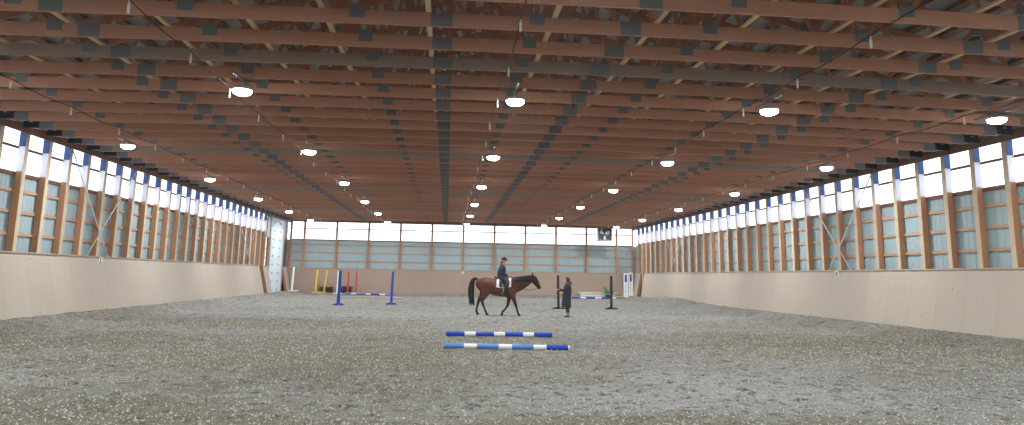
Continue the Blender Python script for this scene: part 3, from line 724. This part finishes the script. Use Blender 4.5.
mn = MB().tube([(.62,-.03,1.50),(.78,-.045,1.53),(.95,-.05,1.545),(1.12,-.05,1.575),(1.28,-.045,1.605),(1.39,-.03,1.625)], [(.055,.055),(.072,.075),(.072,.082),(.068,.078),(.06,.065),(.045,.04)], 12)
for k in range(30):
    t = k/29; x = .68 + .66*t; zt = 1.565 + .06*t; mn.tube([(x, -.05, zt), (x+.01, -.13+.02*t, zt-.10), (x+.005, -.15+.035*t, zt-.17-random.uniform(0,.06))], [.03,.026,.006], 5)
mn.tube([(1.40,0,1.66),(1.47,0,1.62),(1.53,0,1.53)], [(.035,.03),(.035,.03),(.01,.01)], 8)
mn.build('mane', M['hair'], H, smooth=True)
for s in (-1, 1): MB().ball((1.515, s*.088, 1.475), (.02,.012,.02), 8, 6).build('eye', M['rubber'], H, smooth=True)
def shell(x0, x1, th0, th1, off, t, nx=8, nt=24, drop=None):
    """curved sheet that follows the horse's barrel between angles from the top of the back"""
    mb = MB()
    for o_ in (off, off + t):
        for a in range(nx+1):
            x = x0 + (x1-x0)*a/nx; zc, rz, ry = tor(x)
            for b in range(nt+1): th = th0 + (th1-th0)*b/nt; mb.v.append((x, (ry+o_)*math.sin(th), zc + (rz+o_)*math.cos(th)))
    n1 = (nx+1)*(nt+1)
    for a in range(nx):
        for b in range(nt):
            i0 = a*(nt+1)+b; qd = (i0, i0+1, i0+nt+2, i0+nt+1); mb.f += [qd, tuple(n1+k for k in reversed(qd))]; mb.m += [0,0]
    rim = [b for b in range(nt+1)] + [a*(nt+1)+nt for a in range(1,nx+1)] + [nx*(nt+1)+b for b in reversed(range(nt))] + [a*(nt+1) for a in reversed(range(1,nx))]
    for k in range(len(rim)): a, b = rim[k], rim[(k+1)%len(rim)]; mb.f.append((a, b, n1+b, n1+a)); mb.m.append(0)
    return mb
shell(-.06, .55, -1.55, 1.55, .008, .018, 10).build('saddle_pad', M['pad'], H, smooth=True)
sd = shell(.06, .42, -1.50, 1.50, .03, .022, 8); sd.v = [(x + .06*max(0, (1.35-z)), y, z) for x,y,z in sd.v]
MB().tube([(-.16,0,1.575),(-.08,0,1.555),(.04,0,1.535),(.18,0,1.54),(.28,0,1.575),(.36,0,1.62)], [(.12,.035),(.16,.045),(.15,.045),(.12,.045),(.09,.045),(.05,.03)], 14).build('saddle', M['leather'], H, smooth=True)
SAD = [o for o in H.children if o.name.startswith('saddle') and 'pad' not in o.name][0]; sd.build('saddle_flap', M['leather'], SAD, smooth=True)
shell(.32, .41, 1.3, 2*PI-1.3, .008, .014, 2, 30).build('girth', M['leather'], H, smooth=True)
for s in (-1, 1):
    MB().tube([(.20,s*.325,1.30),(.23,s*.345,1.1),(.245,s*.352,.975)], (.006,.018), 6).tube([(.245-.05,s*.36,.885),(.245-.045,s*.36,.94),(.245,s*.36,.985),(.245+.045,s*.36,.94),(.245+.05,s*.36,.885),(.195,s*.36,.885)], .008, 6).build('stirrup', M['strap'], SAD)
br = MB()
def ring(c, t, ry, rz, w=.012):
    c = Vector(c); t = Vector(t).normalized(); o = t.cross(Vector((0,1,0)))
    br.tube([tuple(c + Vector((0,1,0))*ry*math.cos(q) + o*rz*math.sin(q)) for q in np.linspace(0, 2*PI, 21)], w, 6, tuple(t))
ring((1.60,0,1.33), (.09,0,-.13), .080, .122); ring((1.45,0,1.55), (.3,0,-.95), .100, .125)
for s in (-1,1): br.tube([(1.40,s*.07,1.68),(1.47,s*.105,1.53),(1.58,s*.083,1.36),(1.665,s*.072,1.20)], .010, 6)
BRI = br.build('bridle', M['leather'], H)
for s in (-1, 1):
    MB().tube([(1.665,s*.075,1.19),(1.5,s*.12,1.09),(1.3,s*.17,1.06),(1.08,s*.20,1.08),(.86,s*.20,1.24),(.60,s*.14,1.50),(.435,s*.09,1.655)], .008, 6).build('rein', M['leather'], BRI)

# ------------------------------------------------------------------ people
M['skin'] = mat('skin', C(204,160,136), .55, .06, 10, rand=0); M['navy'] = mat('navy_jacket', C(34,42,58), .7, .15, 12, rand=0, bump=.3, bscale=14)
M['breech'] = mat('grey_breeches', C(62,66,78), .75, .1, 10, rand=0); M['boot'] = mat('dark_boots', C(40,40,44), .4, .15, 10, rand=0); M['cuff'] = mat('pale_leg', C(150,146,150), .7, .1, 10, rand=0)
M['helm'] = mat('black_helmet', C(34,36,42), .45, .1, 10, rand=0); M['brown_hair'] = mat('brown_hair', C(84,62,46), .6, .25, 10, (6,6,1), rand=0)
M['darkcoat'] = mat('dark_long_coat', C(46,50,60), .65, .15, 12, rand=0, bump=.4, bscale=12)
def head(mb, c, s=1.):
    c = Vector(c)
    mb.ball(c + Vector((-.008,0,.02))*s, (.095*s,.076*s,.112*s), 16, 12)           # skull
    mb.ball(c + Vector((.03,0,-.055))*s, (.062*s,.058*s,.065*s), 12, 8)            # jaw
    mb.tube([c + Vector((.085,0,.025))*s, c + Vector((.105,0,-.01))*s, c + Vector((.116,0,-.028))*s, c + Vector((.09,0,-.036))*s], [.010*s,.013*s,.018*s,.010*s], 8)
    mb.tube([c + Vector((.078,-.03,-.062))*s, c + Vector((.09,0,-.06))*s, c + Vector((.078,.03,-.062))*s], [.007*s,.011*s,.007*s], 6, (0,0,1))
    mb.tube([c + Vector((.07,-.05,.038))*s, c + Vector((.09,0,.034))*s, c + Vector((.07,.05,.038))*s], [.010*s,.012*s,.010*s], 6, (0,0,1))
    for q in (-1, 1): mb.ball(c + Vector((-.005,q*.078,-.012))*s, (.018*s,.012*s,.032*s), 8, 6)
def hand(mb, w, d, n, curl=.5, th=1):
    """palm from wrist w along d; n = palm normal (towards palm side); th = side of the thumb"""
    w, d, n = Vector(w), Vector(d).normalized(), Vector(n).normalized(); s = d.cross(n)*th
    mb.tube([w - d*.02, w + d*.03, w + d*.085], [(.024,.017),(.036,.016),(.040,.014)], 10, tuple(s))
    for k, (o, L_) in enumerate(((-.030,.062),(-.010,.075),(.011,.080),(.031,.070))):
        p = w + d*.08 + s*o; a = curl*(1 - .06*k); pts = [p]; dd = d.copy()
        for seg in (.45,.32,.23):
            dd = (dd*math.cos(a) + n*math.sin(a)).normalized(); dd = dd; pts.append(pts[-1] + dd*L_*seg)
        mb.tube(pts, [.0085,.0085,.008,.0055], 7, tuple(s))
    p = w + d*.025 + s*.030; mb.tube([p, p + (s*.7 + d*.6 + n*.3).normalized()*.035, p + (s*.55 + d*.8 + n*.5).normalized()*.062], [.012,.0105,.007], 7, tuple(n))

# rider (same frame as the horse)
R_ = empty('person', (HX - .05*math.cos(HR), HY - .05*math.sin(HR), .0), HR); tag(R_, 'person in dark jacket and black helmet riding the bay horse', 'person')
b = MB()
b.tube([(.17,0,1.545),(.16,0,1.62),(.175,0,1.74),(.195,0,1.86),(.205,0,1.96),(.215,0,2.03),(.225,0,2.08),(.24,0,2.17)], [(.15,.12),(.165,.125),(.14,.105),(.165,.115),(.19,.105),(.13,.08),(.056,.056),(.05,.052)], 18)
head(b, (.265,0,2.25))
for s in (-1,1):
    b.tube([(.17,s*.09,1.585),(.32,s*.20,1.52),(.42,s*.30,1.44),(.475,s*.345,1.36)], [.115,.11,.092,.074], 12, (0,1,0))
    b.tube([(.475,s*.345,1.37),(.44,s*.375,1.22),(.39,s*.385,1.08),(.35,s*.385,.96),(.335,s*.385,.915)], [.07,.072,.06,.048,.045], 12)
    b.tube([(.285,s*.385,.905),(.335,s*.385,.90),(.42,s*.39,.895),(.475,s*.39,.89)], [(.032,.032),(.038,.036),(.04,.026),(.025,.016)], 10)
    b.tube([(.205,s*.17,1.97),(.19,s*.225,1.86),(.20,s*.25,1.74),(.235,s*.245,1.67)], [.055,.05,.044,.038], 10)
    b.tube([(.225,s*.25,1.68),(.34,s*.19,1.66),(.44,s*.115,1.655)], [.042,.036,.026], 10)
    hand(b, (.445,s*.11,1.655), (.9,-s*.25,0), (0,-s,-.35), 1.0, s)
def rrule(c):
    if c.z < 1.30 and abs(c.y) > .30: return 2
    if c.z > 2.07 or (c.x > .43 and abs(c.y) < .2 and 1.55 < c.z < 1.75): return 0
    return 1
remesh(b, 'body', [M['skin'], M['breech'], M['boot']], .0085, 2, R_, rrule)
j = MB()
j.tube([(.165,0,1.60),(.165,0,1.66),(.175,0,1.76),(.195,0,1.87),(.205,0,1.97),(.215,0,2.04),(.225,0,2.09)], [(.20,.175),(.20,.172),(.195,.165),(.205,.165),(.215,.145),(.15,.105),(.08,.08)], 20)
for s in (-1,1): j.tube([(.205,s*.17,1.975),(.19,s*.23,1.86),(.20,s*.257,1.74),(.24,s*.25,1.675),(.34,s*.19,1.66),(.425,s*.125,1.655)], [.082,.078,.072,.068,.06,.05], 12)
remesh(j, 'jacket', [M['navy']], .013, 3, R_)
h = MB(); h.ball((.262,0,2.30), (.128,.105,.105), 18, 12); h.v = [(x,y,max(z, 2.275 - .03*(x-.262)/.12)) for x,y,z in h.v]
h.tube([(.36,0,2.285),(.40,0,2.278),(.43,0,2.265)], [(.085,.012),(.075,.010),(.04,.006)], 12); h.build('helmet', M['helm'], R_, smooth=True)
MB().tube([(.185,0,2.24),(.155,0,2.16),(.15,0,2.05)], [(.06,.04),(.05,.035),(.015,.012)], 10).build('hair', M['brown_hair'], R_, smooth=True)

# standing person (local frame looks to +x, then turned to face the horse)
PX, PY = 4.96, 29.7
P_ = empty('person', (PX, PY, fz(PX, PY) - .012), PI - .15); tag(P_, 'person in a long dark hooded coat standing before the horse, arm held out', 'person')
b = MB()
b.tube([(0,0,.80),(-.005,0,.90),(0,0,1.02),(0,0,1.18),(-.01,0,1.28),(-.015,0,1.34),(-.01,0,1.38),(.005,0,1.44)], [(.155,.11),(.16,.115),(.13,.095),(.16,.11),(.18,.095),(.12,.07),(.055,.055),(.05,.052)], 18)
head(b, (.025,0,1.50), .95)
for s, dx in ((-1,.02),(1,-.03)):
    b.tube([(0,s*.085,.86),(.005+dx*.3,s*.09,.66),(.01+dx*.6,s*.09,.47),(-.01+dx,s*.088,.30),(-.02+dx,s*.085,.10),(-.02+dx,s*.085,.05)], [.092,.078,.058,.056,.040,.038], 12, (0,1,0))
    b.tube([(-.075+dx,s*.085,.035),(-.02+dx,s*.087,.045),(.07+dx,s*.095,.035),(.145+dx,s*.10,.025)], [(.032,.032),(.038,.042),(.042,.03),(.03,.018)], 10)
# arm held out (camera side once turned) and the bent other arm
b.tube([(-.01,.17,1.29),(.05,.22,1.18),(.14,.235,1.09),(.28,.215,1.10),(.375,.20,1.115)], [.052,.046,.040,.034,.026], 10, (0,1,0))
hand(b, (.385,.198,1.117), (1,-.05,.08), (0,-.3,-1), .35, -1)
b.tube([(-.01,-.17,1.29),(0,-.225,1.14),(.03,-.235,1.03),(.12,-.20,.94),(.19,-.15,.90)], [.052,.046,.040,.034,.026], 10, (0,1,0))
hand(b, (.195,-.148,.898), (.8,.5,-.2), (-.3,.6,-.5), .6, 1)
def prule(c):
    if c.z < .075: return 2
    if c.z < .20: return 3
    if c.z > 1.37 or (c.x > .34 and c.z > 1.0) or (c.x > .185 and c.y < -.05 and .78 < c.z < 1.0): return 0
    return 1
remesh(b, 'body', [M['skin'], M['breech'], M['boot'], M['cuff']], .0085, 2, P_, prule)
c = MB()
c.tube([(.05,0,.40),(.04,0,.60),(.025,0,.85),(0,0,1.02),(0,0,1.18),(-.01,0,1.29),(-.015,0,1.36),(-.012,0,1.40)], [(.265,.20),(.255,.195),(.24,.185),(.22,.175),(.21,.17),(.215,.14),(.15,.10),(.08,.075)], 22)
c.tube([(-.01,.17,1.30),(.05,.225,1.18),(.14,.24,1.09),(.28,.217,1.10),(.345,.205,1.11)], [.075,.066,.06,.054,.05], 12, (0,1,0))
c.tube([(-.01,-.17,1.30),(0,-.23,1.14),(.03,-.24,1.03),(.12,-.203,.94),(.165,-.168,.915)], [.075,.066,.06,.054,.05], 12, (0,1,0))
c.tube([(-.10,-.10,1.36),(-.125,0,1.38),(-.10,.10,1.36)], [.04,.06,.04], 12, (0,0,1))
remesh(c, 'coat', [M['darkcoat']], .014, 3, P_)
h = MB(); h.ball((.0,0,1.525), (.108,.092,.118), 16, 12)
h.v = [(min(x, .055 + .8*max(0, z-1.56)), y, z) for x,y,z in h.v]
h.tube([(-.06,0,1.50),(-.085,0,1.42),(-.08,0,1.36)], [(.075,.04),(.08,.04),(.05,.025)], 12); h.build('hair', M['brown_hair'], P_, smooth=True)

# ------------------------------------------------------------------ dusty air
if HAZE:
    m = bpy.data.materials.new('dusty_air'); m.use_nodes = True; nt = m.node_tree; nt.nodes.remove(nt.nodes['Principled BSDF'])
    v = nt.nodes.new('ShaderNodeVolumeScatter'); v.inputs['Color'].default_value = (.94,.97,1,1); v.inputs['Density'].default_value = HAZE; v.inputs['Anisotropy'].default_value = .3
    nt.links.new(v.outputs[0], nt.nodes['Material Output'].inputs['Volume'])
    tag(MB().box(XL-1.5, XR+1.5, Y0-1, YB+1.5, -.4, 11).build('haze', m), 'thin dusty haze filling the air of the hall', 'haze', kind='stuff')

# ------------------------------------------------------------------ camera, sky, exposure
F_, CY = 719.65, 157.91
PIT, YAW, ROL = .1634, .0867, .0172
cam = bpy.data.cameras.new('camera'); cam.sensor_width = 36; cam.lens = F_/1024*36; cam.shift_y = -(212.5 - CY)/1024; cam.clip_end = 300
co_ = bpy.data.objects.new('camera', cam); COL.objects.link(co_)
fw = Vector((math.sin(YAW)*math.cos(PIT), math.cos(YAW)*math.cos(PIT), math.sin(PIT)))
rt = Vector((math.cos(YAW), -math.sin(YAW), 0)); up = rt.cross(fw)
r2 = rt*math.cos(ROL) + up*math.sin(ROL); u2 = up*math.cos(ROL) - rt*math.sin(ROL)
mt = Matrix((r2, u2, -fw)).transposed().to_4x4(); mt.translation = (0, 0, 1.6); co_.matrix_world = mt
sc.camera = co_

w = bpy.data.worlds.new('overcast_sky'); sc.world = w; w.use_nodes = True; nt = w.node_tree; bg = nt.nodes['Background']
bg.inputs['Color'].default_value = (.86, .93, 1.0, 1); bg.inputs['Strength'].default_value = 3.2
sc.view_settings.view_transform = 'Standard'; sc.view_settings.look = 'None'; sc.view_settings.gamma = 1; sc.view_settings.use_curve_mapping = False
sc.view_settings.exposure = 0.0
sc.cycles.max_bounces = 8; sc.cycles.diffuse_bounces = 5; sc.cycles.sample_clamp_indirect = 6
